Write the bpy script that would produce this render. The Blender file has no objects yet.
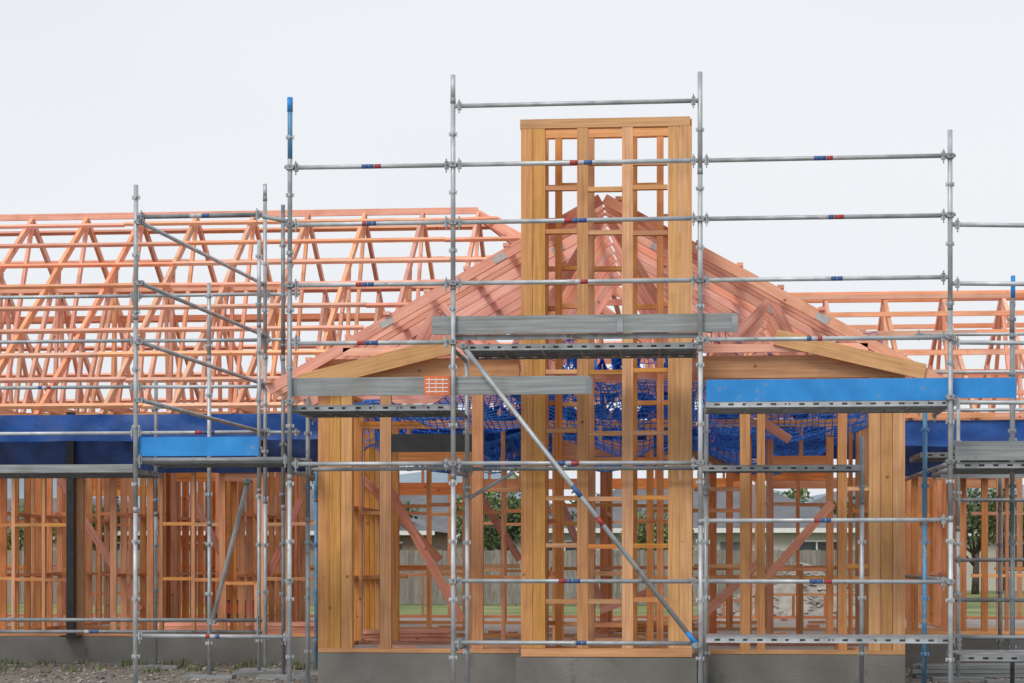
import bpy, math, random
from mathutils import Vector, Matrix, noise
random.seed(7)
R=random.random
U=random.uniform

# ------------------------------------------------------------ camera survey
TH=math.radians(5.0); F=2000.0; HZ=560.0
C=Vector((1.75,-20.0,1.4))
FW=Vector((-math.sin(TH),math.cos(TH),0)); RT=Vector((math.cos(TH),math.sin(TH),0)); UP=Vector((0,0,1))
def P(px,py,Y):
    """world point on the vertical plane Y=const, measured from the photograph"""
    r=FW+RT*((px-512)/F)+UP*((HZ-py)/F)
    t=(Y-C.y)/r.y
    return C+r*t
def X_(px,Y): return P(px,400,Y).x
def Z_(py,Y,px=560): return P(px,py,Y).z

# ------------------------------------------------------------ materials
def newmat(name):
    m=bpy.data.materials.new(name); m.use_nodes=True
    nt=m.node_tree; b=nt.nodes['Principled BSDF']
    return m,nt,b
def N(nt,t,**k):
    n=nt.nodes.new(t)
    for a,v in k.items(): setattr(n,a,v)
    return n
def ramp(nt,stops):
    r=N(nt,'ShaderNodeValToRGB')
    e=r.color_ramp.elements
    while len(e)<len(stops): e.new(0.5)
    for i,(p,c) in enumerate(stops):
        e[i].position=p; e[i].color=(c[0],c[1],c[2],1)
    return r
def wood(name,dark,mid,light,var=0.35,hue=0.006):
    m,nt,b=newmat(name); L=nt.links
    uv=N(nt,'ShaderNodeUVMap'); mp=N(nt,'ShaderNodeMapping'); mp.inputs['Scale'].default_value=(0.9,26,1)
    L.new(uv.outputs[0],mp.inputs[0])
    n1=N(nt,'ShaderNodeTexNoise'); n1.inputs['Scale'].default_value=1.6; n1.inputs['Detail'].default_value=3; n1.inputs['Distortion'].default_value=0.5
    L.new(mp.outputs[0],n1.inputs['Vector'])
    r=ramp(nt,[(0.25,dark),(0.5,mid),(0.75,light)]); L.new(n1.outputs[0],r.inputs[0])
    v=N(nt,'ShaderNodeTexVoronoi'); v.inputs['Scale'].default_value=3.2; L.new(uv.outputs[0],v.inputs['Vector'])
    r3=ramp(nt,[(0.03,(0.40,0.27,0.20)),(0.08,(0.97,0.96,0.95)),(.55,(1,1,1)),(.9,(.84,.80,.75))]); L.new(v.outputs['Distance'],r3.inputs[0])
    mx2=N(nt,'ShaderNodeMix',data_type='RGBA',blend_type='MULTIPLY'); mx2.inputs[0].default_value=1
    L.new(r.outputs[0],mx2.inputs[6]); L.new(r3.outputs[0],mx2.inputs[7])
    g=N(nt,'ShaderNodeNewGeometry')
    mr=N(nt,'ShaderNodeMapRange'); mr.inputs[3].default_value=1-var; mr.inputs[4].default_value=1+var*0.6
    L.new(g.outputs['Random Per Island'],mr.inputs[0])
    ml=N(nt,'ShaderNodeMath',operation='MULTIPLY'); ml.inputs[1].default_value=7.31; L.new(g.outputs['Random Per Island'],ml.inputs[0])
    fr=N(nt,'ShaderNodeMath',operation='FRACT'); L.new(ml.outputs[0],fr.inputs[0])
    mr2=N(nt,'ShaderNodeMapRange'); mr2.inputs[3].default_value=0.5-hue; mr2.inputs[4].default_value=0.5+hue; L.new(fr.outputs[0],mr2.inputs[0])
    ml2=N(nt,'ShaderNodeMath',operation='MULTIPLY'); ml2.inputs[1].default_value=19.7; L.new(g.outputs['Random Per Island'],ml2.inputs[0])
    fr2=N(nt,'ShaderNodeMath',operation='FRACT'); L.new(ml2.outputs[0],fr2.inputs[0])
    mr3=N(nt,'ShaderNodeMapRange'); mr3.inputs[3].default_value=0.82; mr3.inputs[4].default_value=1.06; L.new(fr2.outputs[0],mr3.inputs[0])
    h=N(nt,'ShaderNodeHueSaturation'); L.new(mx2.outputs[2],h.inputs['Color']); L.new(mr.outputs[0],h.inputs['Value']); L.new(mr2.outputs[0],h.inputs['Hue']); L.new(mr3.outputs[0],h.inputs['Saturation'])
    L.new(h.outputs[0],b.inputs['Base Color']); b.inputs['Roughness'].default_value=0.6
    return m
def noisy(name,stops,scale=8,rough=0.6,metal=0.0,bump=0.0,detail=3,bscale=None,spots=None,island=0.0):
    m,nt,b=newmat(name); L=nt.links
    tc=N(nt,'ShaderNodeTexCoord')
    n=N(nt,'ShaderNodeTexNoise'); n.inputs['Scale'].default_value=scale; n.inputs['Detail'].default_value=detail; L.new(tc.outputs['Object'],n.inputs['Vector'])
    r=ramp(nt,stops); L.new(n.outputs[0],r.inputs[0]); out=r.outputs[0]
    if spots:
        n3=N(nt,'ShaderNodeTexNoise'); n3.inputs['Scale'].default_value=spots[0]; n3.inputs['Detail'].default_value=5; n3.inputs['Roughness'].default_value=0.7
        L.new(tc.outputs['Object'],n3.inputs['Vector'])
        r3=ramp(nt,[(spots[1],(0,0,0)),(spots[1]+0.08,(1,1,1))]); L.new(n3.outputs[0],r3.inputs[0])
        mx=N(nt,'ShaderNodeMix',data_type='RGBA'); L.new(r3.outputs[0],mx.inputs[0]); L.new(out,mx.inputs[6]); mx.inputs[7].default_value=(*spots[2],1); out=mx.outputs[2]
    if island:
        g=N(nt,'ShaderNodeNewGeometry'); mr=N(nt,'ShaderNodeMapRange'); mr.inputs[3].default_value=1-island; mr.inputs[4].default_value=1+island
        L.new(g.outputs['Random Per Island'],mr.inputs[0]); h=N(nt,'ShaderNodeHueSaturation'); L.new(out,h.inputs['Color']); L.new(mr.outputs[0],h.inputs['Value']); out=h.outputs[0]
    L.new(out,b.inputs['Base Color']); b.inputs['Roughness'].default_value=rough; b.inputs['Metallic'].default_value=metal
    if bump:
        n2=N(nt,'ShaderNodeTexNoise'); n2.inputs['Scale'].default_value=bscale or scale*6; n2.inputs['Detail'].default_value=3; L.new(tc.outputs['Object'],n2.inputs['Vector'])
        bp=N(nt,'ShaderNodeBump'); bp.inputs['Strength'].default_value=bump; bp.inputs['Distance'].default_value=0.02
        L.new(n2.outputs[0],bp.inputs['Height']); L.new(bp.outputs[0],b.inputs['Normal'])
    return m
M={}
M['stud']=wood('framing_timber',(0.50,0.18,0.042),(0.71,0.305,0.085),(0.82,0.42,0.145),0.28)
M['lam']=wood('laminated_timber',(0.50,0.205,0.04),(0.66,0.295,0.067),(0.78,0.39,0.11),0.14,.006)
M['int']=wood('interior_framing_timber',(0.50,0.18,0.05),(0.73,0.305,0.095),(0.84,0.41,0.15),0.38,.010)
M['pink']=wood('treated_truss_timber',(0.74,0.27,0.175),(0.87,0.375,0.25),(0.93,0.49,0.35),0.2,.008)
M['truss']=wood('treated_roof_timber',(0.74,0.27,0.145),(0.87,0.39,0.225),(0.93,0.50,0.31),0.22,.010)
M['brace']=wood('brace_timber',(0.56,0.17,0.09),(0.70,0.26,0.15),(0.80,0.36,0.23),0.2)
M['grey']=wood('weathered_plank',(0.18,0.20,0.205),(0.28,0.305,0.31),(0.37,0.395,0.40),0.15,0)
M['galv']=noisy('galvanised_steel',[(0.3,(0.34,0.37,0.39)),(0.7,(0.55,0.58,0.60))],6,0.45,0.3,0,3,60,(9,0.64,(0.22,0.19,0.16)),0.18)
M['galvd']=noisy('dull_galvanised_steel',[(0.3,(0.20,0.22,0.23)),(0.7,(0.36,0.38,0.40))],5,0.55,0.25,0,3,60,(7,0.60,(0.16,0.13,0.11)),0.2)
M['plate']=noisy('nail_plate_steel',[(0.3,(0.42,0.40,0.40)),(0.7,(0.54,0.53,0.53))],20,0.45,0.2)
M['blue']=noisy('blue_painted_steel',[(0.3,(0.01,0.20,0.56)),(0.7,(0.025,0.31,0.76))],3,0.45,0.0,0,3,40,(6,0.60,(0.20,0.26,0.32)))
M['tarp']=noisy('blue_underlay',[(0.3,(0.01,0.13,0.52)),(0.7,(0.03,0.28,0.85))],3,0.45,0.0,0.3,3,9)
M['bluet']=noisy('blue_tube_paint',[(0.3,(0.08,0.24,0.42)),(0.7,(0.12,0.34,0.58))],5,0.45,0.1,0,3,40,(9,0.54,(0.35,0.36,0.37)))
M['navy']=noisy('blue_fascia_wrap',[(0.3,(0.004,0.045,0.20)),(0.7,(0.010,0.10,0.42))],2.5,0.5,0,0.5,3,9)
M['navy_shade']=noisy('shaded_blue_wrap',[(0.3,(0.004,0.015,0.07)),(0.7,(0.008,0.05,0.22))],3,0.6,0,0.4,3,12)  # blue wrap with the ceiling darkness put into its colour
M['net']=noisy('safety_net_cord',[(0.3,(0.02,0.16,0.72)),(0.7,(0.05,0.30,0.95))],2,0.7,0,0,1)
M['net2']=noisy('safety_net_cord_purple',[(0.3,(0.08,0.07,0.38)),(0.7,(0.12,0.15,0.55))],2,0.7,0,0,1)
M['red']=noisy('red_band',[(0.3,(0.30,0.03,0.035)),(0.7,(0.42,0.06,0.06))],20,0.6)
M['band']=noisy('blue_band',[(0.3,(0.03,0.08,0.22)),(0.7,(0.05,0.13,0.34))],20,0.6)
M['bandw']=noisy('pale_label',[(0.3,(0.4,0.4,0.42)),(0.7,(0.6,0.6,0.62))],20,0.6)
M['orange']=noisy('orange_tag',[(0.3,(0.65,0.14,0.04)),(0.7,(0.8,0.2,0.06))],20,0.5)
M['white']=noisy('white_paint',[(0.3,(0.7,0.7,0.7)),(0.7,(0.8,0.8,0.8))],10,0.5)
M['black']=noisy('black_steel',[(0.3,(0.01,0.01,0.012)),(0.7,(0.03,0.03,0.03))],10,0.5)
M['conc']=noisy('concrete',[(0.3,(0.17,0.165,0.15)),(0.7,(0.26,0.255,0.235))],1.6,0.9,0,0.4,6,40,(2.6,0.60,(0.15,0.145,0.13)))
M['floor']=noisy('slab_floor',[(0.3,(0.36,0.35,0.32)),(0.7,(0.50,0.48,0.44))],1.5,0.85,0,0,4,40,(2,0.62,(0.30,0.2,0.13)))
M['stone']=noisy('gravel_stone',[(0.3,(0.18,0.165,0.145)),(0.7,(0.36,0.33,0.29))],3,0.9,0,0,3,None,None,0.5)
M['leaf']=noisy('foliage',[(0.3,(0.05,0.08,0.03)),(0.7,(0.13,0.17,0.07))],0.9,0.8,0,0,3,None,None,0.5)
M['leaf2']=noisy('foliage_yellow',[(0.3,(0.10,0.14,0.04)),(0.7,(0.19,0.23,0.09))],0.9,0.8,0,0,3,None,None,0.5)
M['bark']=noisy('bark',[(0.3,(0.06,0.045,0.03)),(0.7,(0.14,0.11,0.08))],6,0.9)
M['fence']=wood('fence_paling',(0.15,0.135,0.12),(0.23,0.21,0.185),(0.32,0.29,0.26),0.25,0)
M['wallw']=noisy('house_render',[(0.3,(0.48,0.46,0.42)),(0.7,(0.58,0.56,0.52))],1,0.9)
M['brick']=noisy('house_brick',[(0.3,(0.22,0.14,0.10)),(0.7,(0.32,0.22,0.17))],6,0.9)
M['roof']=noisy('house_roofing',[(0.3,(0.10,0.105,0.115)),(0.7,(0.16,0.165,0.18))],1,0.6)
M['glass']=noisy('window_glass',[(0.3,(0.03,0.04,0.05)),(0.7,(0.06,0.07,0.08))],1,0.1)
M['hill']=noisy('hazy_hill',[(0.35,(0.20,0.27,0.33)),(0.65,(0.28,0.35,0.40))],0.02,1)  # blue haze of distance put into the hill colour
M['rust']=noisy('red_plastic',[(0.3,(0.5,0.03,0.03)),(0.7,(0.6,0.05,0.04))],3,0.4)

# ------------------------------------------------------------ mesh builder
class MB:
    def __init__(s): s.v=[];s.f=[];s.m=[];s.uv=[];s.sm=[];s.mats=[]
    def mi(s,k):
        if k not in s.mats: s.mats.append(k)
        return s.mats.index(k)
    def face(s,idx,k,uv=None,smooth=False):
        s.f.append(idx); s.m.append(s.mi(k)); s.sm.append(smooth)
        s.uv.append(uv or [(0,0)]*len(idx))
    def beam(s,a,b,w,h,k,up=(0,0,1)):
        a=Vector(a);b=Vector(b);d=b-a;l=d.length
        if l<1e-5: return
        d/=l; up=Vector(up)
        if abs(d.dot(up))>0.98: up=Vector((0,1,0))
        sd=d.cross(up).normalized(); u=sd.cross(d)
        n=len(s.v); ou=R()*50; ov=R()*50
        for p in (a,b):
            for x,y in ((-1,-1),(1,-1),(1,1),(-1,1)):
                s.v.append(p+sd*(x*w/2)+u*(y*h/2))
        q=[0,w,w+h,2*w+h,2*w+2*h]
        for i in range(4):
            j=(i+1)%4
            s.face([n+i,n+j,n+4+j,n+4+i],k,[(ou,ov+q[i]),(ou,ov+q[i+1]),(ou+l,ov+q[i+1]),(ou+l,ov+q[i])])
        e=[(ou,ov),(ou,ov+w),(ou+h*.2,ov+w),(ou+h*.2,ov)]
        s.face([n+3,n+2,n+1,n],k,e); s.face([n+4,n+5,n+6,n+7],k,e)
    def box(s,x0,x1,y0,y1,z0,z1,k):
        if x1-x0>=max(y1-y0,z1-z0): s.beam((x0,(y0+y1)/2,(z0+z1)/2),(x1,(y0+y1)/2,(z0+z1)/2),y1-y0,z1-z0,k)
        elif y1-y0>=z1-z0: s.beam(((x0+x1)/2,y0,(z0+z1)/2),((x0+x1)/2,y1,(z0+z1)/2),x1-x0,z1-z0,k)
        else: s.beam(((x0+x1)/2,(y0+y1)/2,z0),((x0+x1)/2,(y0+y1)/2,z1),x1-x0,y1-y0,k)
    def tube(s,a,b,r,k,n=10,r2=None,cap=True):
        a=Vector(a);b=Vector(b);d=b-a;l=d.length
        if l<1e-5: return
        d/=l; up=Vector((0,0,1)) if abs(d.z)<0.95 else Vector((0,1,0))
        sd=d.cross(up).normalized(); u=sd.cross(d); r2=r if r2 is None else r2
        m=len(s.v)
        for p,q in ((a,r),(b,r2)):
            for i in range(n):
                t=2*math.pi*i/n
                s.v.append(p+(sd*math.cos(t)+u*math.sin(t))*q)
        for i in range(n):
            j=(i+1)%n; s.face([m+i,m+j,m+n+j,m+n+i],k,None,n>4)
        if cap:
            s.face([m+i for i in range(n)][::-1],k); s.face([m+n+i for i in range(n)],k)
    def build(s,name,parent=None):
        me=bpy.data.meshes.new(name); me.from_pydata([tuple(v) for v in s.v],[],s.f)
        for k in s.mats: me.materials.append(M[k])
        me.polygons.foreach_set('material_index',s.m); me.polygons.foreach_set('use_smooth',s.sm)
        uvl=me.uv_layers.new(name='UVMap'); fl=[]
        for q in s.uv:
            for c in q: fl+=[c[0],c[1]]
        uvl.data.foreach_set('uv',fl); me.update()
        o=bpy.data.objects.new(name,me); bpy.context.scene.collection.objects.link(o)
        if parent: o.parent=parent
        return o
def empty(name,loc=(0,0,0)):
    o=bpy.data.objects.new(name,None); bpy.context.scene.collection.objects.link(o); return o

# ------------------------------------------------------------ key dimensions
YS,YI=0.0,1.2                  # scaffold rows
YG=2.15                        # gable wall face
YC=1.38; YCb=1.88              # chimney front / back frame
ZS=0.36                        # slab top
GL=X_(318,YG); GR=X_(905,YG)
YT=2.07                        # first gable truss
ZE=3.30                        # eave height
ZA=P(611,198,YT).z
GEL=X_(268,YT); GER=X_(947,YT)
HW=(GER-GEL)/2; GX=(GEL+GER)/2
SG=(ZA-ZE)/HW
YE=6.0; YRG=11.2; ZR=P(240,218,YRG).z
SM=(ZR-ZE)/(YRG-YE); YB=2*YRG-YE
XH=X_(478,YRG)                 # end of the main ridge
XW=-15.0
XHE=XH+(ZR-ZE)/SM
ZT=ZE+0.1                      # wall top

house=empty('timber_framed_house')

# slab
mb=MB()
mb.box(GL,GR,YG-0.02,YE+0.6,0-0.1,ZS,'conc')
mb.box(XW,13,YE+0.6,16.0,-0.1,ZS-0.002,'conc')
mb.box(X_(521,YC)-0.05,X_(692,YC)+0.05,YC-.06,YG-0.021,-0.1,ZS-0.004,'conc')
mb.build('concrete_slab',house)
mb=MB()
mb.box(GL+.02,GR-.02,YG+.02,YE+0.58,ZS+.002,ZS+.004,'floor')
mb.box(XW+.02,12.9,YE+0.62,15.9,ZS+.002,ZS+.004,'floor')
mb.build('slab_floor',house)

# walls
def wallX(mb,x0,x1,y,z0,z1,sp=0.45,op=(),nogs=(0.8,1.65),k='int',t=0.09,w=0.045,jit=0.03):
    """stud wall running along X; op = openings (xa,xb,zsill,zhead) absolute x, z above z0"""
    mb.box(x0,x1,y,y+t,z0,z0+w,k)
    mb.box(x0,x1,y,y+t,z1-w,z1,k); mb.box(x0,x1,y+.003,y+t-.003,z1-2*w-.002,z1-w-.002,k)
    xs=[x0+w/2]; x=x0+sp
    while x<x1-w: xs.append(x+U(-jit,jit)); x+=sp
    xs.append(x1-w/2)
    zt=z1-2*w-.003
    for x in xs:
        o=[q for q in op if q[0]<x<q[1]]
        if not o: mb.beam((x,y+t/2,z0+w+.001),(x,y+t/2,zt),w,t-.004,k,(0,1,0))
        else:
            q=o[0]
            if q[2]>0.2: mb.beam((x,y+t/2,z0+w+.001),(x,y+t/2,z0+q[2]),w,t-.004,k,(0,1,0))
            if z0+q[3]+.2<zt: mb.beam((x,y+t/2,z0+q[3]+.19),(x,y+t/2,zt),w,t-.004,k,(0,1,0))
    for q in op:
        for xx in (q[0],q[1]):
            mb.beam((xx,y+t/2,z0+w+.001),(xx,y+t/2,zt),w*1.9,t-.002,k,(0,1,0))
        mb.box(q[0],q[1],y+.002,y+t-.002,z0+q[3],z0+q[3]+.19,k)
        if q[2]>0.2: mb.box(q[0],q[1],y+.002,y+t-.002,z0+q[2],z0+q[2]+w,k)
    for nz in nogs:
        for a,b in zip(xs[:-1],xs[1:]):
            c=(a+b)/2
            if any(q[0]<c<q[1] and q[2]<nz<q[3]+.15 for q in op): continue
            zz=z0+nz+U(-.015,.015)
            mb.box(a+w/2,b-w/2,y+.004,y+t-.004,zz,zz+w,k)
def wallY(mb,x,y0,y1,z0,z1,sp=0.5,nogs=(0.8,1.65),k='int',t=0.09,w=0.045,gap=None):
    mb.box(x,x+t,y0,y1,z0,z0+w,k); mb.box(x,x+t,y0,y1,z1-w,z1,k)
    ys=[]; y=y0+w/2
    while y<y1: ys.append(y); y+=sp
    ys.append(y1-w/2)
    for y in ys:
        if gap and gap[0]<y<gap[1]: continue
        mb.beam((x+t/2,y,z0+w+.001),(x+t/2,y,z1-w-.001),t-.004,w,k,(0,1,0))
    for nz in nogs:
        for a,b in zip(ys[:-1],ys[1:]):
            if gap and (gap[0]<a<gap[1] or gap[0]<b<gap[1]): continue
            mb.box(x+.004,x+t-.004,a+w/2,b-w/2,z0+nz,z0+nz+w,k)

# gable front wall
mb=MB()
def vst(px0,px1,y,z0,z1,k='lam',t=0.09):
    mb.box(X_(px0,y),X_(px1,y),y,y+t,z0,z1,k)
zt=ZT
for a,b in ((318,329),(329.3,340.5),(341,352)): vst(a,b,YG+U(0,.006),ZS+.05,zt,'lam',0.14)
for a,b in ((869,880.5),(881,892.5),(893,905)): vst(a,b,YG+U(0,.006),ZS+.05,zt+.0,'lam',0.14)
mb.box(GL,X_(519,YG),YG,YG+.14,ZS+.005,ZS+.05,'lam')
mb.box(X_(694,YG),GR,YG,YG+.14,ZS+.005,ZS+.05,'lam')
mb.box(X_(318,YG),X_(519,YG),YG+.008,YG+.10,zt+.002,zt+.25,'lam')
mb.box(X_(694,YG),X_(905,YG),YG+.008,YG+.10,zt+.002,zt+.25,'lam')
for px,w in ((380,11),(472,11),(740,10),(757,8),(838,9)):
    vst(px,px+w,YG+.02,ZS+.052,zt,'stud')
for (a,b) in ((391,472),(483,519),(694,740),(765,838),(847,869)):
    for zz in (ZS+.95,ZS+1.8):
        if a in(391,765): continue
        mb.box(X_(a,YG),X_(b,YG),YG+.03,YG+.1,zz,zz+.045,'stud')
mb.box(X_(391,YG),X_(472,YG),YG+.03,YG+.1,ZS+2.25,ZS+2.45,'black')
mb.beam(P(300,383,YG-.12),P(452,345,YG-.12),.045,.19,'lam')
mb.beam(P(925,372,YG-.12),P(775,337,YG-.12),.045,.17,'lam')
wallY(mb,GL,YG+.15,YE+.6,ZS+.005,zt,.42,k='lam')
wallY(mb,GR-.09,YG+.15,YE+.6,ZS+.005,zt,.42,k='lam')
mb.build('gable_wall_framing',house)

# chimney frame
mb=MB()
zc=P(600,118,YC).z; zc0=ZS+.005
def cst(px0,px1,y,k='lam',z0=zc0+.09,z1=None,t=.09):
    mb.box(X_(px0,YC),X_(px1,YC),y,y+t,z0,(z1 or zc-.1),k)
for y,k in ((YC,'lam'),(YCb,'stud')):
    for a,b in ((521,532.6),(533,545),(668,679.6),(680,692)):
        cst(a,b,y+U(0,.008),k)
    inner=((577,588),(622,633)) if y==YC else ((552,559),(583,592),(628,636),(656,663))
    for a,b in inner: cst(a,b,y+.004,'stud')
    mb.box(X_(521,YC),X_(692,YC),y,y+.09,zc0,zc0+.088,k)
    mb.box(X_(521,YC)-.01,X_(690,YC),y,y+.09,zc-.098,zc,k)
    if y==YC: ny=(163,187,232,281,330,372,432,500,545,600); e=[545.3]+[q for p in inner for q in p]+[667.7]
    else: ny=(175,210,262,300,348,400,455,520,575,625); e=[545.3]+[q for p in inner for q in p]+[667.7]
    for n_ in ny:
        zz=P(600,n_,YC).z+U(-.01,.01)
        for a,b in zip(e[0::2],e[1::2]):
            if y==YCb and R()<.25: continue
            dz=U(-.02,.02)
            mb.box(X_(a,YC)+.002,X_(b,YC)-.002,y+.006,y+.084,zz-.024+dz,zz+.024+dz,'stud')
xa,xb=X_(521,YC),X_(692,YC)
for x in (xa+.001,xb-.091):
    mb.box(x,x+.09,YC+.1,YCb-.002,zc-.098,zc-.002,'lam')
    mb.box(x,x+.09,YC+.1,YCb-.002,zc0,zc0+.088,'lam')
    mb.box(x+.02,x+.065,(YC+YCb)/2,(YC+YCb)/2+.09,zc0+.09,zc-.1,'stud')
    for i in range(9):
        zz=zc0+.6+i*.58+U(-.03,.03)
        mb.box(x+.01,x+.08,YC+.1,(YC+YCb)/2-.002,zz,zz+.045,'stud')
        mb.box(x+.01,x+.08,(YC+YCb)/2+.092,YCb-.003,zz+.05,zz+.095,'stud')
mb.build('chimney_framing',house)

# main wing + interior walls
mb=MB()
YW=YE+.62
z0=ZS+.005
wallX(mb,XW,GL-.02,YW,z0,zt,.42,op=((X_(80,YW),X_(150,YW),0,2.3),(X_(222,YW),X_(262,YW),.7,2.1)),nogs=(.75,1.5))
wallX(mb,GR+.02,12.8,YW+1.6,z0,zt,.5,op=((X_(915,YW+1.6),X_(985,YW+1.6),0,2.3),))
wallX(mb,GL+.1,GR-.1,4.3,z0,zt-.3,.6,op=((X_(395,4.3),X_(470,4.3),0,2.2),(X_(560,4.3),X_(650,4.3),0,2.3),(X_(770,4.3),X_(830,4.3),.9,2.1)),nogs=(.8,1.6))
wallX(mb,GL+.1,GR-.1,6.8,z0,zt,.55,op=((X_(480,6.8),X_(560,6.8),0,2.3),(X_(660,6.8),X_(745,6.8),0,2.3)),nogs=(.9,1.75))
wallX(mb,XW,X_(470,9),9.2,z0,zt,.5,op=((X_(170,9),X_(215,9),0,2.2),(X_(300,9),X_(350,9),0,2.2)),nogs=(.8,1.7))
wallX(mb,X_(690,9),12,9.6,z0,zt,.55,op=((X_(730,9.6),X_(830,9.6),0.9,2.2),(X_(910,9.6),X_(1000,9.6),0,2.2)),nogs=(.9,))
wallX(mb,XW,X_(560,12),12.2,z0,zt,.6,op=((X_(80,12),X_(120,12),0,2.2),(X_(250,12),X_(290,12),0,2.2),(X_(390,12),X_(470,12),.9,2.1)),nogs=(.85,1.6))
wallX(mb,XW,12.8,15.7,z0,zt,.6,op=((X_(70,15.7),X_(165,15.7),.4,2.2),(X_(225,15.7),X_(300,15.7),.9,2.2),(X_(390,15.7),X_(450,15.7),.9,2.2),(X_(470,15.7),X_(590,15.7),.0,2.3),(X_(610,15.7),X_(750,15.7),.3,2.3),(X_(770,15.7),X_(870,15.7),.4,2.3),(X_(900,15.7),X_(1020,15.7),.0,2.3)),nogs=(.9,1.7))
for px,y0,y1 in ((0,7,12),(110,7,12),(165,9.3,15.6),(230,6.8,12),(330,9.3,12),(600,7,9.2),(710,6.9,12),(960,8.4,15.6)):
    wallY(mb,X_(px,y0),y0,y1,z0,zt-.003,.5)
mb.build('wall_framing',house)

# loose diagonal braces
mb=MB()
for a,b,y in (((383,478),(462,620),3.4),((355,470),(440,560),5.2),((832,503),(762,584),3.6),((700,618),(762,560),3.9),((470,480),(520,560),6.2),((60,480),(140,610),8.4),((300,500),(255,610),8.9),((190,495),(225,560),8.0),((560,500),(600,600),6.3),((655,590),(600,610),4.6),((790,440),(760,420),3.2)):
    mb.beam(P(a[0],a[1],y),P(b[0],b[1],y),.045,.10,'brace')
mb.build('diagonal_braces',house)
mb=MB(); xx=X_(71,YW-.15)
mb.box(xx-.05,xx+.05,YW-.2,YW-.1,ZS,ZT,'black'); mb.box(xx-.12,xx+.12,YW-.27,YW-.03,ZS+.001,ZS+.02,'black')
mb.build('steel_post',house)

# gable wing trusses
def zg(x): return ZA-SG*abs(x-GX)
mb=MB(); pl=MB()
y=YT; i=0
while y<10.3:
    zb=ZE if y<YE else ZE+SM*(y-YE)
    if zb>ZA-.3: break
    hw=(ZA-zb)/SG
    k='pink'
    for s in (-1,1):
        a=Vector((GX+s*hw,y,zb)); b=Vector((GX+s*.02,y,ZA-.01))
        mb.beam(a,b,.045,.115,k)
        if i in (0,3):
            for t in ((.36,.70) if i==0 else (.5,.85)):
                c=a.lerp(b,t); d=(b-a).normalized()*.075
                if i<2 and (c.x>X_(500,YC) and c.x<X_(712,YC)): continue
                o=Vector((0,-.027,-.01))
                pl.beam(c-d+o,c+d+o,.005,.08,'plate')
    zbc=max(ZT+.02,zb)+.05
    if i==0: zbc+=.25
    hb=min(hw-.15,(ZA-zbc)/SG-.1)
    if hb>.4: mb.beam((GX-hb,y,zbc),(GX+hb,y,zbc),.045,.09,k)
    if hb>1:
        for s in (-1,1):
            if i==0: continue
            mb.beam((GX+s*hb*.33,y,zbc+.05),(GX+s*hb*.55,y,zg(GX+s*hb*.55)-.08),.035,.08,k)
            mb.beam((GX+s*hb*.33,y,zbc+.05),(GX+s*.05,y,ZA-.15),.035,.08,k)
            mb.beam((GX+s*hb*.68,y,zbc+.05),(GX+s*hb*.57,y,zg(GX+s*hb*.57)-.08),.035,.08,k)
            if i<4:
                c=Vector((GX+s*hb*.33,y-.024,zbc+.03)); pl.beam(c-Vector((.07,0,0)),c+Vector((.07,0,0)),.005,.09,'plate')
    y+=.36 if i<2 else .72; i+=1
n=9
for s in (-1,1):
    for j in range(n):
        t=j/(n-.6); x=GX+s*HW*(1-t)*.995; z=ZE+(ZA-ZE)*t+.095
        ye=YE+max(0,(z-ZE))/SM
        mb.beam((x,YT-.02-(.08 if j%3==0 else 0)*R(),z),(x,ye,z),.07,.04,'pink')
mb.build('gable_roof_trusses',house); pl.build('nail_plates',house)

# main roof trusses
mb=MB()
x=XW
while x<XHE-.5:
    zr=ZR if x<XH else ZR-SM*(x-XH)
    f=(zr-ZE)/(ZR-ZE)
    k='truss'
    yf=YE+(YRG-YE)*f; yb=YB-(YRG-YE)*f
    dx=U(-.02,.02); X=x+dx; tw=.055
    mb.beam((X,YE,ZE),(X,yf,zr),.11,tw,k,(1,0,0)); mb.beam((X,YB,ZE),(X,yb,zr),.11,tw,k,(1,0,0))
    if f<.98: mb.beam((X,yf,zr),(X,yb,zr),.11,tw,k,(1,0,0))
    mb.beam((X,YE+.3,ZT+.06),(X,YB-.3,ZT+.06),.045,.10,k)
    W=YB-YE
    def top(t):
        yy=YE+W*t; return Vector((X,yy,min(zr,ZE+SM*min(yy-YE,YB-yy))-.05))
    def bot(t): return Vector((X,YE+W*t,ZT+.1))
    for a,b in ((.17,.2),(.2,.34),(.34,.36),(.36,.5),(.5,.64),(.66,.64),(.8,.66),(.83,.8)):
        mb.beam(bot(a),top(b),.09,tw*.9,k,(1,0,0))
    x+=.9
mb.beam((XW,YRG,ZR+.06),(XH,YRG,ZR+.06),.045,.10,'pink')
mb.beam((XH,YRG,ZR),(XHE,YE,ZE),.045,.14,'pink'); mb.beam((XH,YRG,ZR),(XHE,YB,ZE),.045,.14,'pink')
for yy,zz in ((YE+3.5,ZT+.18),(YRG,ZT+.18),(YRG-1.8,ZR-1.35),(YRG+1.8,ZR-1.35),(YB-3.5,ZT+.18)):
    mb.beam((XW,yy,zz),(XH+1,yy,zz),.045,.09,'truss')
mb.build('main_roof_trusses',house)
mb=MB()
nb=9
def brun(x0,x1,y,z,up,k='truss'):
    """a row of battens butted end to end, each piece slightly off line"""
    x=x0
    while x<x1-.02:
        l=min(x+U(3.6,5.4),x1); mb.beam((x+.002,y+U(-.012,.012),z+U(-.01,.01)),(l,y+U(-.012,.012),z+U(-.01,.01)),.045,.072,k,up=up); x=l
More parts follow.
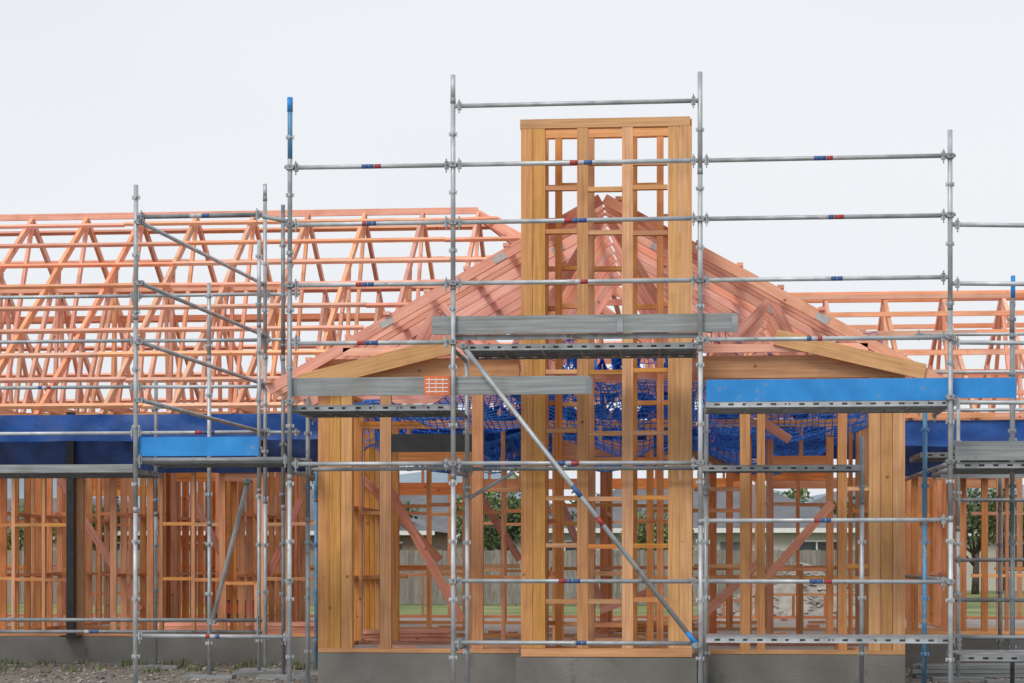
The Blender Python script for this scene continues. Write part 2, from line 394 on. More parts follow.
for j in range(nb):
    t=(j+.12)/(nb-.3); z=ZE+(ZR-ZE)*t; yf=YE+(YRG-YE)*t; yb=YB-(YRG-YE)*t
    z2=z+.1
    xe=XH+(ZR-z)/SM
    if z<ZA:
        xl=GX-(ZA-z)/SG; xr=GX+(ZA-z)/SG
        brun(XW,xl,yf,z2,Vector((0,1,SM)))
        if xe>xr: brun(xr,xe,yf,z2,Vector((0,1,SM)))
    else: brun(XW,xe,yf,z2,Vector((0,1,SM)))
    brun(XW,xe,yb,z2,Vector((0,-1,SM)))
    mb.beam((xe,yf,z2),(xe,yb,z2),.075,.045,'truss')
mb.build('main_roof_battens',house)
# right wing roof
mb=MB(); y0r,y1r=YW+1.0,11.3; xr0=XHE-1.6; zr2=P(900,298,y1r).z; sr=(zr2-ZE)/(y1r-y0r)
x=xr0
while x<13:
    X=x+U(-.02,.02); yb=2*y1r-y0r
    mb.beam((X,y0r,ZE),(X,y1r,zr2),.11,.055,'truss',(1,0,0)); mb.beam((X,yb,ZE),(X,y1r,zr2),.11,.055,'truss',(1,0,0)); mb.beam((X,y0r+.3,ZT+.06),(X,yb-.3,ZT+.06),.045,.1,'truss')
    for a,b in ((.25,.3),(.36,.3),(.36,.5),(.64,.5),(.64,.7)):
        ya=y0r+(yb-y0r)*a; yc=y0r+(yb-y0r)*b
        mb.beam((X,ya,ZT+.1),(X,yc,ZE+sr*min(yc-y0r,yb-yc)-.05),.09,.05,'truss',(1,0,0))
    x+=.9
for j in range(7):
    t=(j-.1)/6.2; z=ZE+(zr2-ZE)*t+.1
    for yy in (y0r+(y1r-y0r)*t,yb-(y1r-y0r)*t): brun(xr0,13,yy,z,Vector((0,0,1)))
mb.beam((xr0,y1r,zr2+.05),(13,y1r,zr2+.05),.04,.1,'truss')
mb.build('side_roof_trusses',house)

# fascia wrap
mb=MB()
def strip(x0,x1,y,z0,z1,k,n=60,amp=.03):
    b=len(mb.v)
    for i in range(n+1):
        x=x0+(x1-x0)*i/n
        for j in range(5):
            z=z0+(z1-z0)*j/4
            nn=noise.noise(Vector((x*1.3,z*4,3)))+.5*noise.noise(Vector((x*4,z*7,8)))
            mb.v.append(Vector((x,y+nn*amp,z+(noise.noise(Vector((x*.8,1,0)))*.04+noise.noise(Vector((x*3,2,0)))*.015 if j==0 else 0))))
    for i in range(n):
        for j in range(4):
            a=b+i*5+j; mb.face([a,a+5,a+6,a+1],k,None,True)
strip(XW,GEL+.7,YE-.03,ZE-.32,ZE+.03,'navy',200,.05)
strip(XW,GL,YE+.55,ZE-.72,ZE-.1,'navy_shade',200,.08)  # darker strip behind the fascia, paints in the dark under the ceiling
strip(GER-.4,13,y0r-.02,ZE-.35,ZE,'navy',80,.05)
strip(X_(905,YG)+.25,13,y0r+.45,ZE-.75,ZE-.2,'navy_shade',60,.05)  # same painted ceiling darkness behind the side wing fascia
strip(GL+.1,GR-.1,7.0,ZE-.55,ZE-.12,'navy',100,.1)
mb.build('fascia_wrap',house)

# nets
def net(name,x0,x1,y0,y1,z,sag,cell=.13,seed=0,amp=.15,r=.0048,lift=0,k='net'):
    mb=MB()
    nu=int((x1-x0)/cell); nv=int((y1-y0)/cell)
    g=[[None]*(nv+1) for _ in range(nu+1)]
    for i in range(nu+1):
        for j in range(nv+1):
            u=i/nu;v=j/nv
            p=Vector((x0+(x1-x0)*u,y0+(y1-y0)*v,z))
            q=Vector((p.x*.6+seed,p.y*.6,seed))
            p.z+=-sag*abs(math.sin(math.pi*u*3))*math.sin(math.pi*v)+noise.noise(q)*amp+noise.noise(q*3.7)*amp*.35+lift*v
            p.x+=noise.noise(q*2.1+Vector((5,0,0)))*.12; p.y+=noise.noise(q*2.1+Vector((0,9,0)))*.12
            g[i][j]=p
    for i in range(nu+1):
        for j in range(nv+1):
            if i<nu: mb.tube(g[i][j],g[i+1][j],r,k,3,cap=False)
            if j<nv: mb.tube(g[i][j],g[i][j+1],r,k,3,cap=False)
    return mb.build(name,house)
net('safety_net_gable',GL+.15,GR-.15,YG+.5,8.5,ZE-.08,.35,.08,1,.35,.007)
net('safety_net_gable_low',X_(385,4.5),X_(850,4.5),4.5,8.5,ZE-.35,.3,.08,21,.35,.008)
net('safety_net_main',XW+4,X_(500,9),YE+.7,10.5,ZE-.2,.3,.14,4,.2,.007)
def bunch(name,x0,x1,y,zt_,zb_,seed,c=.05,r=.0055,k='net',dy=.35):
    mb=MB(); nu=int((x1-x0)/c); nv=int((zt_-zb_)/c); g={}
    for i in range(nu+1):
        for j in range(nv+1):
            q=Vector((i*c*1.4+seed,j*c*1.8,seed))
            sagz=-.25*math.sin(math.pi*i/nu)
            g[i,j]=Vector((x0+(x1-x0)*i/nu+noise.noise(q)*.25+noise.noise(q*4)*.06,y+noise.noise(q*1.7)*dy,zt_-(zt_-zb_)*j/nv+sagz+noise.noise(q*2)*.2+noise.noise(q*5)*.06))
    for i in range(nu+1):
        for j in range(nv+1):
            if i<nu: mb.tube(g[i,j],g[i+1,j],r,k,3,cap=False)
            if j<nv: mb.tube(g[i,j],g[i,j+1],r,k,3,cap=False)
    mb.build(name,house)
bunch('safety_net_hanging',X_(560,3.2),X_(690,3.2),3.2,Z_(342,3.2),Z_(415,3.2),2)
bunch('safety_net_hanging_side',X_(700,3.4),X_(880,3.4),3.4,Z_(332,3.4),Z_(372,3.4),9,.08,.006,'net2')
bunch('safety_net_hanging_left',X_(470,3.0),X_(590,3.0),3.0,Z_(330,3.0),Z_(380,3.0),19,.08,.005,'net2')
bunch('safety_net_hanging_low',X_(360,5),X_(560,5),5,Z_(412,5),Z_(452,5),13)
bunch('safety_net_hanging_far',X_(700,5),X_(850,5),5,Z_(400,5),Z_(432,5),17)
# roofing underlay crumpled and hung over the net
def sheet(mb,px0,px1,py0,py1,Y,seed,cut):
    nu,nv=100,26; x0,x1=X_(px0,Y),X_(px1,Y); za,zb=Z_(py0,Y),Z_(py1,Y); base=len(mb.v)
    for i in range(nu+1):
        for j in range(nv+1):
            q=Vector((i*.14+seed,j*.2,seed))
            mb.v.append(Vector((x0+(x1-x0)*i/nu,Y+j*.03+noise.noise(q)*.3+noise.noise(q*3)*.10+noise.noise(q*7)*.04,za-(za-zb)*j/nv+noise.noise(q*1.3)*.2)))
    for i in range(nu):
        for j in range(nv):
            a=base+i*(nv+1)+j
            if noise.noise(Vector((i*.07+seed,j*.20,3)))+.25*noise.noise(Vector((i*.35,j*.5,9)))>cut: mb.face([a,a+nv+1,a+nv+2,a+1],'tarp',None,True)
mb=MB()
sheet(mb,478,695,378,450,4.15,3,-.10)
sheet(mb,560,700,352,395,4.5,8,.05)
sheet(mb,700,860,398,438,4.6,14,.05)
sheet(mb,395,520,418,458,4.8,21,.0)
mb.build('roofing_underlay',house)

# ------------------------------------------------------------ scaffolding
scaf=empty('scaffolding'); scafL=empty('scaffolding.001'); scafR=empty('scaffolding.002')
r=.0245
FZ=[Z_(y,0) for y in (104,163,221,282,341,400,463,521,581,643)]
def std(mb,px,ytop,Y,k='galv',zb=0.06,lev=None,base=True,ksplit=None):
    t=P(px,ytop,Y); x=t.x
    zj=zb
    xo=x+U(-.008,.008)
    while zj<t.z-.01:                      # tube lengths spigoted together
        zn=min(zj+U(1.7,2.2),t.z)
        mb.tube((xo+(x-xo)*zj/t.z,Y,zj),(xo+(x-xo)*(zn/t.z),Y,zn),r,k,12)
        if zn<t.z: mb.tube((xo+(x-xo)*(zn/t.z),Y,zn-.03),(xo+(x-xo)*(zn/t.z),Y,zn+.03),.0275,'galvd',10)
        zj=zn
    if base:
        mb.box(x-.075,x+.075,Y-.075,Y+.075,.045,.055,'galvd'); mb.box(x-.3,x+.3,Y-.11,Y+.11,0.0,.045,'grey')
        mb.tube((x,Y,.055),(x,Y,.3),.019,'galvd',8)
    z=.42
    while z<t.z-.05:
        mb.tube((x,Y,z-.010),(x,Y,z+.010),.029,k,10)
        for dx,dy in ((1,0),(-1,0),(0,1),(0,-1)):
            mb.box(x+dx*.034-.008,x+dx*.034+.008,Y+dy*.034-.008,Y+dy*.034+.008,z-.02,z+.018,k)
        z+=.585
    return x
def led(mb,x0,x1,Y,z,k='galv',tag=True,y1=None):
    Y2=Y if y1 is None else y1
    a=Vector((x0,Y,z));b=Vector((x1,Y2,z)); b.z+=U(-.008,.008)
    mb.tube(a,b,r*.92,k,10); d=(b-a).normalized()
    for p,s in ((a,1),(b,-1)):
        c=p+d*s*.045; mb.box(c.x-.02,c.x+.02,c.y-.02,c.y+.02,c.z-.04,c.z+.04,k)
        mb.box(c.x-.006,c.x+.006,c.y-.035,c.y-.022,c.z-.08,c.z+.06,'galvd')
    if tag and R()<.85:
        m=a.lerp(b,.5+U(-.04,.04)); L=U(.07,.13)
        k1,k2=('band','red') if R()<.6 else ('red','band')
        if R()<.25: k1='bandw'
        mb.tube(m-d*L,m-d*.03,r*.94,k1,10); mb.tube(m+d*.03,m+d*L,r*.94,k2,10)
        mb.tube(m-d*.028,m+d*.025,r*.94,'bandw' if R()<.5 else 'band',10)
def coupler(mb,p,k='galvd'):
    p=Vector(p); mb.box(p.x-.036,p.x+.036,p.y-.035,p.y+.035,p.z-.024,p.z+.024,k); mb.tube(p+Vector((.0,-.06,.015)),p+Vector((0,.045,.015)),.01,k,6); mb.tube(p+Vector((-.05,-.02,0)),p+Vector((.05,-.02,0)),.016,k,8)
def plank(mb,x0,x1,y0,y1,zt_,k='galvd',w=.225,h=.062):
    y=y0
    while y+w<=y1+.02:
        a=U(-.01,.01); X0=x0+a;X1=x1+a
        mb.box(X0,X1,y,y+w,zt_-.004,zt_,k)
        for yy in (y+.001,y+w-.004):
            mb.box(X0,X1,yy,yy+.003,zt_-.022,zt_-.005,k); mb.box(X0,X1,yy,yy+.003,zt_-h,zt_-h+.018,k)
            x=X0
            while x<X1-.05:
                mb.box(x,min(x+.085,X1),yy,yy+.003,zt_-h+.018,zt_-.022,k); x+=.14
        for x in [X0+i*(X1-X0)/6 for i in range(7)]:
            mb.box(min(x,X1-.03),min(x,X1-.03)+.03,y+.006,y+w-.006,zt_-h+.006,zt_-.006,k)
        mb.box(X0,X1,y+w*.45,y+w*.55,zt_-.03,zt_-.006,k)
        y+=w+.012
sx={}
mb=MB()
for px,yt in ((290,98),(453,75),(700,72),(950,130)):
    sx[px]=std(mb,px,yt,YS)
sx[467]=std(mb,467,352,YI); sx[862]=std(mb,862,436,YI); sx[308]=std(mb,308,398,YI,'galvd'); 
sx[925]=std(mb,925,405,YI,'bluet'); sx[712]=std(mb,706,405,YI)
t=P(290,98,YS); mb.tube((t.x,0,t.z-.62),(t.x,0,t.z+.002),r*1.04,'bluet',12); mb.tube((t.x,0,t.z-.14),(t.x,0,t.z+.004),r*1.2,'blue',12)
spans=[(0,453,700),(1,290,453),(1,453,700),(1,700,950),(2,290,453),(2,453,700),(2,700,950),(3,290,453),(3,453,700),(3,700,950),(4,290,453),(4,700,950),
       (6,290,453),(6,453,700),(7,700,950),(8,453,700),(8,700,950),(9,453,700)]
for l,a,b in spans: led(mb,sx[a]+.02,sx[b]-.02,YS,FZ[l])
for a,b in ((306,467),(467,706),(706,862)): 
    led(mb,X_(a,YI),X_(b,YI),YI,FZ[6]+.0,'galvd',False)
for px in (290,453,700,950):
    for l in (4,5,6,9) if px in(453,700) else (5,6):
        led(mb,sx[px],sx[px],YS+.02,FZ[l]-.075,'galvd',False,y1=YI+.1)
for l in (1,2,3,4,5,6,8):
    for px in (290,453,700,950):
        if R()<.6: coupler(mb,(sx[px],-.01,FZ[l]-.0))
a=P(463,346,-.06); b=P(697,645,-.06); mb.tube(a,b,r,'galv',12)
m=a.lerp(b,.47); d=(b-a).normalized(); mb.tube(m,m+d*.14,r*1.03,'band',12); mb.tube(m+d*.4,m+d*.5,r*1.03,'red',12); mb.tube(b-d*.16,b,r*1.05,'blue',12)
coupler(mb,a); coupler(mb,b)
mb.tube(P(514,472,YI),P(466,500,YI),r*.8,'galvd',8)
mb.build('tubes',scaf)
mb=MB()
z=Z_(343,0); plank(mb,sx[453]+.08,sx[700]-.03,.05,1.15,z,'galvd')
z=Z_(403,0); plank(mb,sx[290]+.02,sx[453]-.03,.05,1.15,z,'galvd')
z=Z_(400,0,830); plank(mb,sx[700]+.06,sx[950]-.0,.05,1.15,z,'galv')
z=Z_(637,0,830); plank(mb,sx[700]+.06,sx[950]+.05,.03,.9,z,'galv')
z=Z_(466,1,780); plank(mb,sx[700]+.02,X_(860,1),.75,1.2,z,'galvd')
mb.build('steel_planks',scaf)
mb=MB()
def toe(x0,y0,x1,y1,Y,k,t=.035):
    a=P(x0,(y0+y1)/2,Y); b=P(x1,(y0+y1)/2,Y); h=abs(P(x0,y0,Y).z-P(x0,y1,Y).z)
    zc_=Z_((y0+y1)/2,Y,(x0+x1)/2); mb.beam((a.x,Y,zc_),(b.x,Y,zc_),t,h,k)
toe(432,315,737,333,.06,'grey'); toe(292,377,590,395,.06,'grey'); toe(706,379,948,401,.06,'blue'); toe(951,378,1016,398,.14,'blue')
toe(455,334,700,339,.1,'galvd')
for px,y0,y1 in ((620,316,332),(735,316,332),(293,378,394),(589,378,394)):
    toe(px-3,y0,px+3,y1,.038,'galvd',.006)
mb.build('toe_boards',scaf)
mb=MB()
a=P(424,376,.035);b=P(450,395,.035); mb.box(a.x,b.x,.03,.038,b.z,a.z,'orange')
for i in range(4):
    zz=b.z+.03+i*.04; mb.box(a.x+.02,b.x-.02,.026,.0295,zz,zz+.01,'white')
for i in range(3):
    xx=a.x+.05+i*.07; mb.box(xx,xx+.008,.022,.0255,b.z+.02,a.z-.02,'white')
mb.build('scaffold_tag',scaf)

# left scaffold
mb=MB()
l136=std(mb,136,185,0.0); s265=std(mb,265,184,4.6); s260=std(mb,259,240,4.0); s208=std(mb,209,283,3.2); std(mb,283,205,3.2,'galvd')
std(mb,316,470,4.2,'bluet')
s156=std(mb,156,380,5.2,'galvd')
xa=X_(136,0)
for yl,yr in ((222,284),(283,335),(342,384),(400,432)):
    a=P(140,yl,0.0); b=Vector((s265-.02,4.58,a.z)); b.z=P(262,yr,4.58).z
    mb.tube(a,b,r*.92,'galv',10)
    coupler(mb,a); coupler(mb,b)
led(mb,xa+.02,X_(262,.0),0.0,Z_(216,0,200),'galvd',True)
mb.tube(P(262,216,0),P(290,222,0),r*.9,'galvd',10)
for yy in (296,341,387,433):
    z=Z_(yy,4.6,130)
    x0=X_(-260,4.6); xs=[x0,X_(-60,4.6),X_(136,4.6),s265,X_(300,4.6)]
    for a,b in zip(xs[:-1],xs[1:]): led(mb,a,b,4.6,z,'galv',b!=xs[-1] and R()<.6)
for yy in (620,632):
    led(mb,X_(-60,3.4),X_(262,3.4),3.4,Z_(yy,3.4,130),'galvd',yy==632)
led(mb,xa,X_(290,0),0,Z_(636,0,200),'galv',True)
led(mb,xa,X_(290,0),0,Z_(460,0,200),'galvd',False)
a=P(248,481,1.2); b=P(212,622,1.2); mb.tube(a,b,r,'galv',10); coupler(mb,a); coupler(mb,b)
std(mb,-30,290,4.6); std(mb,-30,400,3.4)
mb.build('tubes',scafL)
mb=MB()
plank(mb,X_(-200,3.2),X_(136,3.2),3.0,4.5,Z_(468,3.0,70),'galvd')
plank(mb,xa+.03,X_(290,0),.05,1.15,Z_(457,0,200),'galvd')
plank(mb,X_(200,2.0),X_(312,2.0),1.8,2.05,Z_(459,2.0,300),'galvd')
mb.build('steel_planks',scafL)
mb=MB()
toe(139,437,259,456,.06,'blue'); toe(-200,465,133,473,2.96,'grey')
mb.build('toe_boards',scafL)

# right scaffold (return along the side wall)
mb=MB()
s1015=std(mb,1013,276,3.0); std(mb,1012,300,1.4,'galvd')
t=P(1013,276,3.0); mb.tube((t.x,3.0,t.z+.003),(t.x,3.0,t.z-.25),r*1.05,'blue',12)
s957=std(mb,958,400,3.4); std(mb,1000,470,5,'galvd')
for yy in (224,283,342,402):
    led(mb,sx[950]+.03,X_(1120,.3),.02,Z_(yy,.02,990),'galv',False,y1=.3)
for yy in (334,372,410):
    a=Vector((sx[950]+.3,5.6,Z_(yy,5.6,990))); led(mb,X_(915,5.6),X_(1120,5.6),5.6,a.z,'galv',False)
for yy,Y in ((500,3),(560,3),(600,2.2),(637,.6),(652,1.2)):
    led(mb,X_(955,Y),X_(1120,Y),Y,Z_(yy,Y,990),'galvd',False)
for yy in (463,580):
    z=Z_(yy,0,950); led(mb,sx[950],sx[950]+.02,.02,z,'galvd',False,y1=5.4)
std(mb,1100,150,.3); std(mb,952,398,5.4,'galvd'); std(mb,1100,300,5.6)
mb.build('tubes',scafR)
mb=MB()
plank(mb,sx[950]+.12,X_(1120,1),.5,1.9,Z_(462,.5,990),'galvd')
plank(mb,sx[950]+.12,X_(1120,4),3.6,4.8,Z_(452,3.6,990),'galvd')
plank(mb,sx[950]+.12,X_(1120,1),.2,1.2,Z_(655,.2,990),'galvd')
mb.build('steel_planks',scafR)
mb=MB(); toe(955,441,1120,460,.48,'grey')
toe(940,470,1120,478,3.4,'grey')
mb.build('toe_boards',scafR)

# ------------------------------------------------------------ site things
def stack(name,px,Y,z,n,L,ang,k='pink'):
    mb=MB(); p=P(px,600,Y)
    for i in range(n):
        for j in range(3):
            c=Vector((p.x,Y+i*.11,z+.03+j*.05)); d=Vector((math.cos(ang+U(-.05,.05)),math.sin(ang+U(-.05,.05)),0))*L*U(.8,1)/2
            mb.beam(c-d,c+d,.09,.045,k)
    mb.build(name)
stack('timber_stack',270,7.6,ZS+.006,6,3.2,.05)
stack('timber_stack',400,5.0,ZS+.006,3,1.5,.3)
stack('timber_stack',1020,4.2,0,5,2.6,.1,'grey')
stack('timber_stack',640,9,ZS+.006,4,1.6,.2,'stud')
mb=MB()
for i in range(60):
    p=Vector((U(GL+.3,GR-.3),U(2.6,15),ZS+.04)); a=U(0,6.3); L=U(.15,.8)
    mb.beam(p,p+Vector((math.cos(a)*L,math.sin(a)*L,0)),.09,.045,random.choice(['pink','stud','int']))
mb.build('timber_offcuts')
g=empty('portable_generator'); gp=P(240,610,8.2); gx,gy=gp.x,8.2
mb=MB(); 
for dy in (-.2,.2):
    pts=[(-.3,0.02),(-.3,.45),(.3,.45),(.3,.02),(-.3,.02)]
    for a,b in zip(pts[:-1],pts[1:]): mb.tube((gx+a[0],gy+dy,ZS+a[1]),(gx+b[0],gy+dy,ZS+b[1]),.015,'black',8)
for a in ((-.3,.02),(-.3,.45),(.3,.45),(.3,.02)): mb.tube((gx+a[0],gy-.2,ZS+a[1]),(gx+a[0],gy+.2,ZS+a[1]),.015,'black',8)
mb.build('frame',g)
mb=MB(); mb.box(gx-.24,gx+.24,gy-.16,gy+.16,ZS+.28,ZS+.42,'rust'); mb.tube((gx,gy,ZS+.42),(gx,gy,ZS+.45),.04,'black'); mb.build('fuel_tank',g)
mb=MB(); mb.box(gx-.2,gx+.05,gy-.14,gy+.14,ZS+.05,ZS+.27,'black'); mb.tube((gx+.05,gy,ZS+.16),(gx+.24,gy,ZS+.16),.1,'galvd',14); mb.build('engine',g)

# ------------------------------------------------------------ ground
def ground():
    me=bpy.data.meshes.new('ground'); vs=[];fs=[]
    ys=[-60,-30,-15,-8,-4,-2,-1,0,1,2,4,6,9,13,18,24,32,45,60,90,140,250,500,1000,3000]
    xs=[-3000,-800,-300,-120,-60,-35,-22,-15,-10,-7,-4,-2,0,2,4,7,10,15,22,35,60,120,300,800,3000]
    for y in ys:
        for x in xs: vs.append((x,y,0 if abs(x)<40 and y<60 else noise.noise(Vector((x*.02,y*.02,0)))*.1))
    n=len(xs)
    for j in range(len(ys)-1):
        for i in range(n-1): fs.append((j*n+i,j*n+i+1,(j+1)*n+i+1,(j+1)*n+i))
    me.from_pydata(vs,[],fs); o=bpy.data.objects.new('ground',me); bpy.context.scene.collection.objects.link(o)
    m,nt,b=newmat('gravel_and_grass'); L=nt.links
    tc=N(nt,'ShaderNodeTexCoord'); 
    n1=N(nt,'ShaderNodeTexVoronoi'); n1.inputs['Scale'].default_value=26; L.new(tc.outputs['Object'],n1.inputs['Vector'])
    n2=N(nt,'ShaderNodeTexNoise'); n2.inputs['Scale'].default_value=1.1; n2.inputs['Detail'].default_value=6; L.new(tc.outputs['Object'],n2.inputs['Vector'])
    sep=N(nt,'ShaderNodeSeparateColor'); L.new(n1.outputs['Color'],sep.inputs[0])
    rg=ramp(nt,[(0,(0.12,0.11,0.10)),(.5,(0.25,0.23,0.20)),(1,(0.42,0.40,0.37))]); L.new(sep.outputs[0],rg.inputs[0])
    rd=ramp(nt,[(.35,(.15,.125,.095)),(.65,(.29,.25,.20))]); L.new(n2.outputs[0],rd.inputs[0])
    mx=N(nt,'ShaderNodeMix',data_type='RGBA'); mx.inputs[0].default_value=.5; L.new(rg.outputs[0],mx.inputs[6]); L.new(rd.outputs[0],mx.inputs[7])
    n3=N(nt,'ShaderNodeTexNoise'); n3.inputs['Scale'].default_value=.35; n3.inputs['Detail'].default_value=6; L.new(tc.outputs['Object'],n3.inputs['Vector'])
    gr=ramp(nt,[(.3,(.10,.13,.04)),(.5,(.19,.23,.08)),(.7,(.32,.31,.15))]); L.new(n3.outputs[0],gr.inputs[0])
    sp=N(nt,'ShaderNodeSeparateXYZ'); L.new(tc.outputs['Object'],sp.inputs[0])
    ad=N(nt,'ShaderNodeMath',operation='MULTIPLY_ADD'); ad.inputs[1].default_value=18; L.new(n2.outputs[0],ad.inputs[0]); L.new(sp.outputs[1],ad.inputs[2])
    mr=N(nt,'ShaderNodeMapRange'); mr.inputs[1].default_value=33; mr.inputs[2].default_value=38; L.new(ad.outputs[0],mr.inputs[0])
    mg=N(nt,'ShaderNodeMix',data_type='RGBA'); L.new(mr.outputs[0],mg.inputs[0]); L.new(mx.outputs[2],mg.inputs[6]); L.new(gr.outputs[0],mg.inputs[7])
    L.new(mg.outputs[2],b.inputs['Base Color']); b.inputs['Roughness'].default_value=.95
    bp=N(nt,'ShaderNodeBump'); bp.inputs['Strength'].default_value=.8; bp.inputs['Distance'].default_value=.03; L.new(n1.outputs['Distance'],bp.inputs['Height']); L.new(bp.outputs[0],b.inputs['Normal'])
    me.materials.append(m)
ground()
def rock(mb,c,s,k='stone'):
    n=len(mb.v)
    vs=[(1,0,0),(0,1,0),(-1,0,0),(0,-1,0),(0,0,1),(0,0,-1),(.65,.65,.5),(-.65,.6,.5),(-.6,-.65,.5),(.65,-.6,.5)]
    for v in vs: mb.v.append(Vector(c)+Vector((v[0]*U(.7,1.2),v[1]*U(.7,1.2),v[2]*U(.5,.8)))*s)
    for f in ((0,6,9),(1,7,6),(2,8,7),(3,9,8),(4,6,7),(4,7,8),(4,8,9),(4,9,6),(0,1,6),(1,2,7),(2,3,8),(3,0,9)): mb.face([n+q for q in f],k)
mb=MB()
for i in range(7000):
    x=U(-11,9); y=U(-1.5,6.5)
    if GL-.1<x<GR+.1 and y>1.2: continue
    rock(mb,(x,y,.005),U(.008,.035)*(1.8 if R()<.06 else 1))
mb.build('gravel')
# weeds along the slab edge
mb=MB()
for i in range(70):
    cx=U(-9,GL-.3); cy=U(4.2,6.4)
    for j in range(14):
        a=U(0,6.28); h=U(.04,.13); o=Vector((cx+U(-.07,.07),cy+U(-.07,.07),0)); t=o+Vector((math.cos(a)*h*.5,math.sin(a)*h*.5,h)); w_=Vector((-math.sin(a),math.cos(a),0))*.008
        n=len(mb.v); mb.v+=[o-w_,o+w_,t]; mb.face([n,n+1,n+2],'leaf2')
mb.build('weeds')
mb=MB(); cp=P(800,585,27); n0=0
ns=26
for j in range(ns+1):
    for i in range(ns*2):
        a=2*math.pi*i/(ns*2); rr=j/ns*2.3
        h=1.35*max(0,1-(j/ns))**.85+noise.noise(Vector((math.cos(a)*rr*1.5,math.sin(a)*rr*1.5,0)))*.14*(1 if j<ns else 0)
        mb.v.append(Vector((cp.x+math.cos(a)*rr,27+math.sin(a)*rr,max(-.02,h))))
for j in range(ns):
    for i in range(ns*2):
        k=(i+1)%(ns*2); mb.face([j*ns*2+i,j*ns*2+k,(j+1)*ns*2+k,(j+1)*ns*2+i],'stone',None,True)
for i in range(1400):
    a=U(0,6.28); rr=2.4*math.sqrt(R()); h=1.35*max(0,1-rr/2.3)**.85
    rock(mb,(cp.x+math.cos(a)*rr,27+math.sin(a)*rr,h),U(.02,.07))
mb.build('gravel_pile')

# fence
mb=MB(); x=-30; YF=42
while x<40:
    hgt=1.7+U(-.02,.02)
    if not (9<x<13): mb.box(x,x+.14,YF,YF+.02,.02,hgt,'fence')
    x+=.15
for zz in (.3,.9,1.5): mb.box(-30,9,YF+.022,YF+.07,zz,zz+.09,'fence'); mb.box(13,40,YF+.022,YF+.07,zz,zz+.09,'fence')
x=-30
while x<40: mb.box(x,x+.1,YF+.072,YF+.17,0,1.65,'fence'); x+=2.4
mb.build('paling_fence')

def tree(name,x,y,h,w,k,seed):
    random.seed(seed); mb=MB()
    mb.tube((x,y,0),(x+U(-.1,.1),y,h*.4),.035*h,'bark',8,.022*h); top=Vector((x,y,h*.4))
    tips=[]
    for i in range(9):
        a=i*2.4+U(-.3,.3); l=U(.3,.55)*h; e=U(.35,1.2)
        p=top+Vector((math.cos(a)*math.cos(e)*l*w,math.sin(a)*math.cos(e)*l*w,math.sin(e)*l*.9))
        mb.tube(top-Vector((0,0,U(0,.15)*h)),p,.014*h,'bark',5,.005*h); tips.append(p); tips.append(top.lerp(p,.6))
    for p in tips:
        R0=U(.09,.17)*h
        for i in range(120):
            d=Vector((random.gauss(0,1),random.gauss(0,1),random.gauss(0,.8))); d=d.normalized()*R0*(R()**.4)
            c=p+d; s=U(.018,.04)*h*.7; a=Vector((U(-1,1),U(-1,1),U(-1,1))).normalized(); b=a.cross(Vector((U(-1,1),U(-1,1),U(-1,1)))).normalized()
            n=len(mb.v); mb.v+= [c-a*s,c+b*s*.6,c+a*s,c-b*s*.6]; mb.face([n,n+1,n+2,n+3],k)
    mb.build(name)
ti=0
for px,Y,h,w,k in ((500,52,4.4,.9,'leaf'),(490,64,5.6,1,'leaf2'),(575,60,4.5,1,'leaf'),(655,55,3.8,.8,'leaf2'),(620,75,6,1,'leaf'),(975,60,4.6,.9,'leaf'),(1005,70,5.5,1,'leaf2'),(850,66,5,1,'leaf'),(360,64,5,1,'leaf'),(100,64,4.8,1,'leaf'),(20,60,4,1,'leaf2'),(250,70,5.5,1,'leaf'),(930,80,6,1,'leaf'),(770,84,6,1,'leaf2')):
    tree('tree',X_(px,Y),Y,h,w,k,100+ti); ti+=1
random.seed(99)
def hse(name,x,y,w,d,h,rh,wall):
    e=empty(name); mb=MB(); mb.box(x-w/2,x+w/2,y,y+d,0,h,wall); mb.build('walls',e)
    mb=MB(); n=len(mb.v); o=.5
    mb.v+=[Vector(q) for q in ((x-w/2-o,y-o,h),(x+w/2+o,y-o,h),(x+w/2+o,y+d+o,h),(x-w/2-o,y+d+o,h),(x-w/2+d/2,y+d/2,h+rh),(x+w/2-d/2,y+d/2,h+rh))]
    for f in ((0,1,5,4),(1,2,5),(2,3,4,5),(3,0,4),(3,2,1,0)): mb.face([n+q for q in f],'roof')
    mb.box(x-w/2-o,x+w/2+o,y-o-.06,y-o-.002,h-.15,h+.03,'white'); mb.build('roof',e)
    mb=MB()
    for i in range(4):
        xx=x-w/2+w*(i+.5)/4
        if i==2: continue
        mb.box(xx-.9,xx+.9,y-.03,y-.004,.9,2.1,'glass'); mb.box(xx-.95,xx+.95,y-.06,y-.032,2.1,2.18,'white'); mb.box(xx-.95,xx+.95,y-.06,y-.032,.82,.9,'white'); mb.box(xx-.03,xx+.03,y-.06,y-.032,.9,2.1,'white')
    mb.build('windows',e)
    mb=MB(); xx=x-w/2+w*2.5/4; mb.box(xx-.45,xx+.45,y-.04,y-.004,.05,2.1,'roof'); mb.build('door',e)
hse('bungalow',X_(690,58),58,13,8,2.6,1.9,'wallw')
hse('bungalow',X_(250,64),64,15,9,2.6,2.0,'brick')
hse('bungalow',X_(905,70),70,14,9,2.6,2.1,'wallw')
hse('bungalow',X_(30,80),80,15,9,2.6,2.1,'wallw')
hse('bungalow',X_(440,76),76,14,9,2.6,2.1,'wallw')
mb=MB(); nx=90
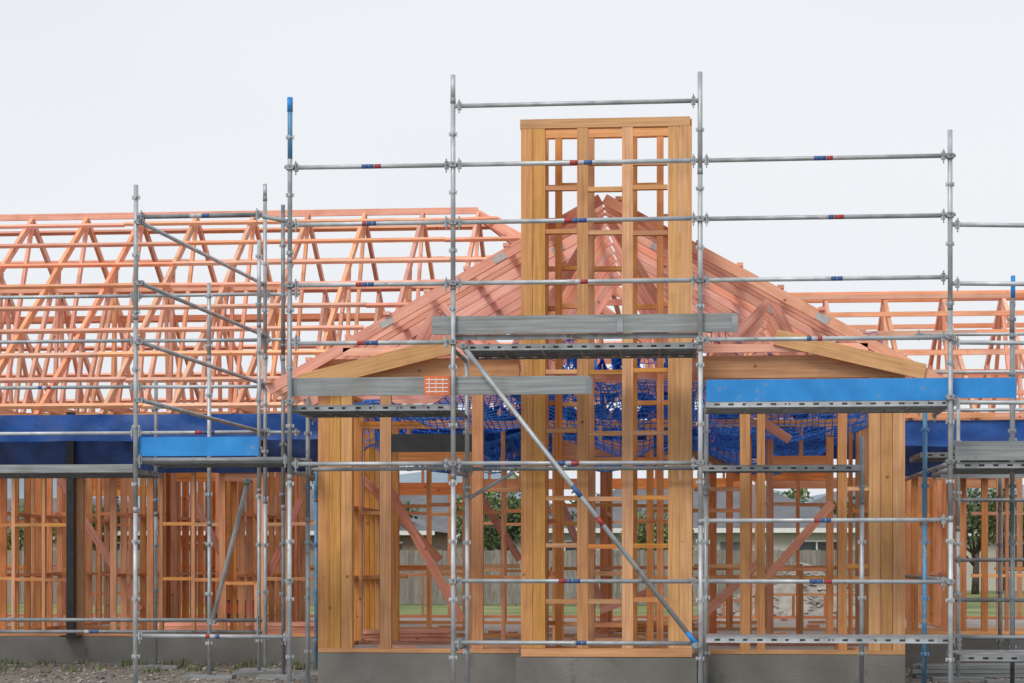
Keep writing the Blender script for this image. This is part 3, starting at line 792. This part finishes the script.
for i in range(nx+1):
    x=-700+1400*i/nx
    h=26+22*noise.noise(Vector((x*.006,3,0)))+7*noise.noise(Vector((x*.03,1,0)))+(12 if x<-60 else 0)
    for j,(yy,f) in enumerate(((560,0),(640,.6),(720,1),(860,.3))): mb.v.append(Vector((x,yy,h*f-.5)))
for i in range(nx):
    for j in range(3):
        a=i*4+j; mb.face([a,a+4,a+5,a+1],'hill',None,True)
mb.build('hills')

# ------------------------------------------------------------ light
w=bpy.data.worlds.new('World'); bpy.context.scene.world=w; w.use_nodes=True
nt=w.node_tree; bg=nt.nodes['Background']; L=nt.links
sky=N(nt,'ShaderNodeTexSky'); sky.sky_type='NISHITA'; sky.sun_disc=False
sky.dust_density=4; sky.air_density=1.2
tc=N(nt,'ShaderNodeTexCoord'); ns_=N(nt,'ShaderNodeTexNoise'); ns_.inputs['Scale'].default_value=1.1; ns_.inputs['Detail'].default_value=3
mp=N(nt,'ShaderNodeMapping'); mp.inputs['Scale'].default_value=(1,1,2.5); L.new(tc.outputs['Generated'],mp.inputs[0]); L.new(mp.outputs[0],ns_.inputs['Vector'])
rc=ramp(nt,[(.3,(.81,.85,.92)),(.7,(.95,.96,.985))]); L.new(ns_.outputs[0],rc.inputs[0])
sc=N(nt,'ShaderNodeVectorMath',operation='SCALE'); sc.inputs[3].default_value=10.0; L.new(rc.outputs[0],sc.inputs[0])
mx=N(nt,'ShaderNodeMix',data_type='RGBA'); mx.inputs[0].default_value=.9; L.new(sky.outputs[0],mx.inputs[6]); L.new(sc.outputs[0],mx.inputs[7])
L.new(mx.outputs[2],bg.inputs[0]); bg.inputs[1].default_value=.1
sd=bpy.data.lights.new('sun','SUN'); sd.energy=1.5; sd.angle=math.radians(18); sd.color=(1,.96,.9)
so=bpy.data.objects.new('sun',sd); bpy.context.scene.collection.objects.link(so)
el=math.radians(42); az=math.radians(205)
dirv=Vector((math.sin(az)*math.cos(el),math.cos(az)*math.cos(el),math.sin(el)))
so.rotation_euler=dirv.to_track_quat('Z','Y').to_euler()
sky.sun_elevation=el; sky.sun_rotation=az

cam=bpy.data.cameras.new('camera'); co=bpy.data.objects.new('camera',cam); bpy.context.scene.collection.objects.link(co)
co.location=C; co.rotation_euler=(math.radians(90),0,TH)
cam.sensor_width=36; cam.lens=F/1024*36; cam.shift_y=(HZ-341.5)/1024; cam.clip_end=6000; cam.clip_start=.1
bpy.context.scene.camera=co
vs=bpy.context.scene.view_settings; vs.view_transform='Standard'; vs.look='None'; vs.exposure=0
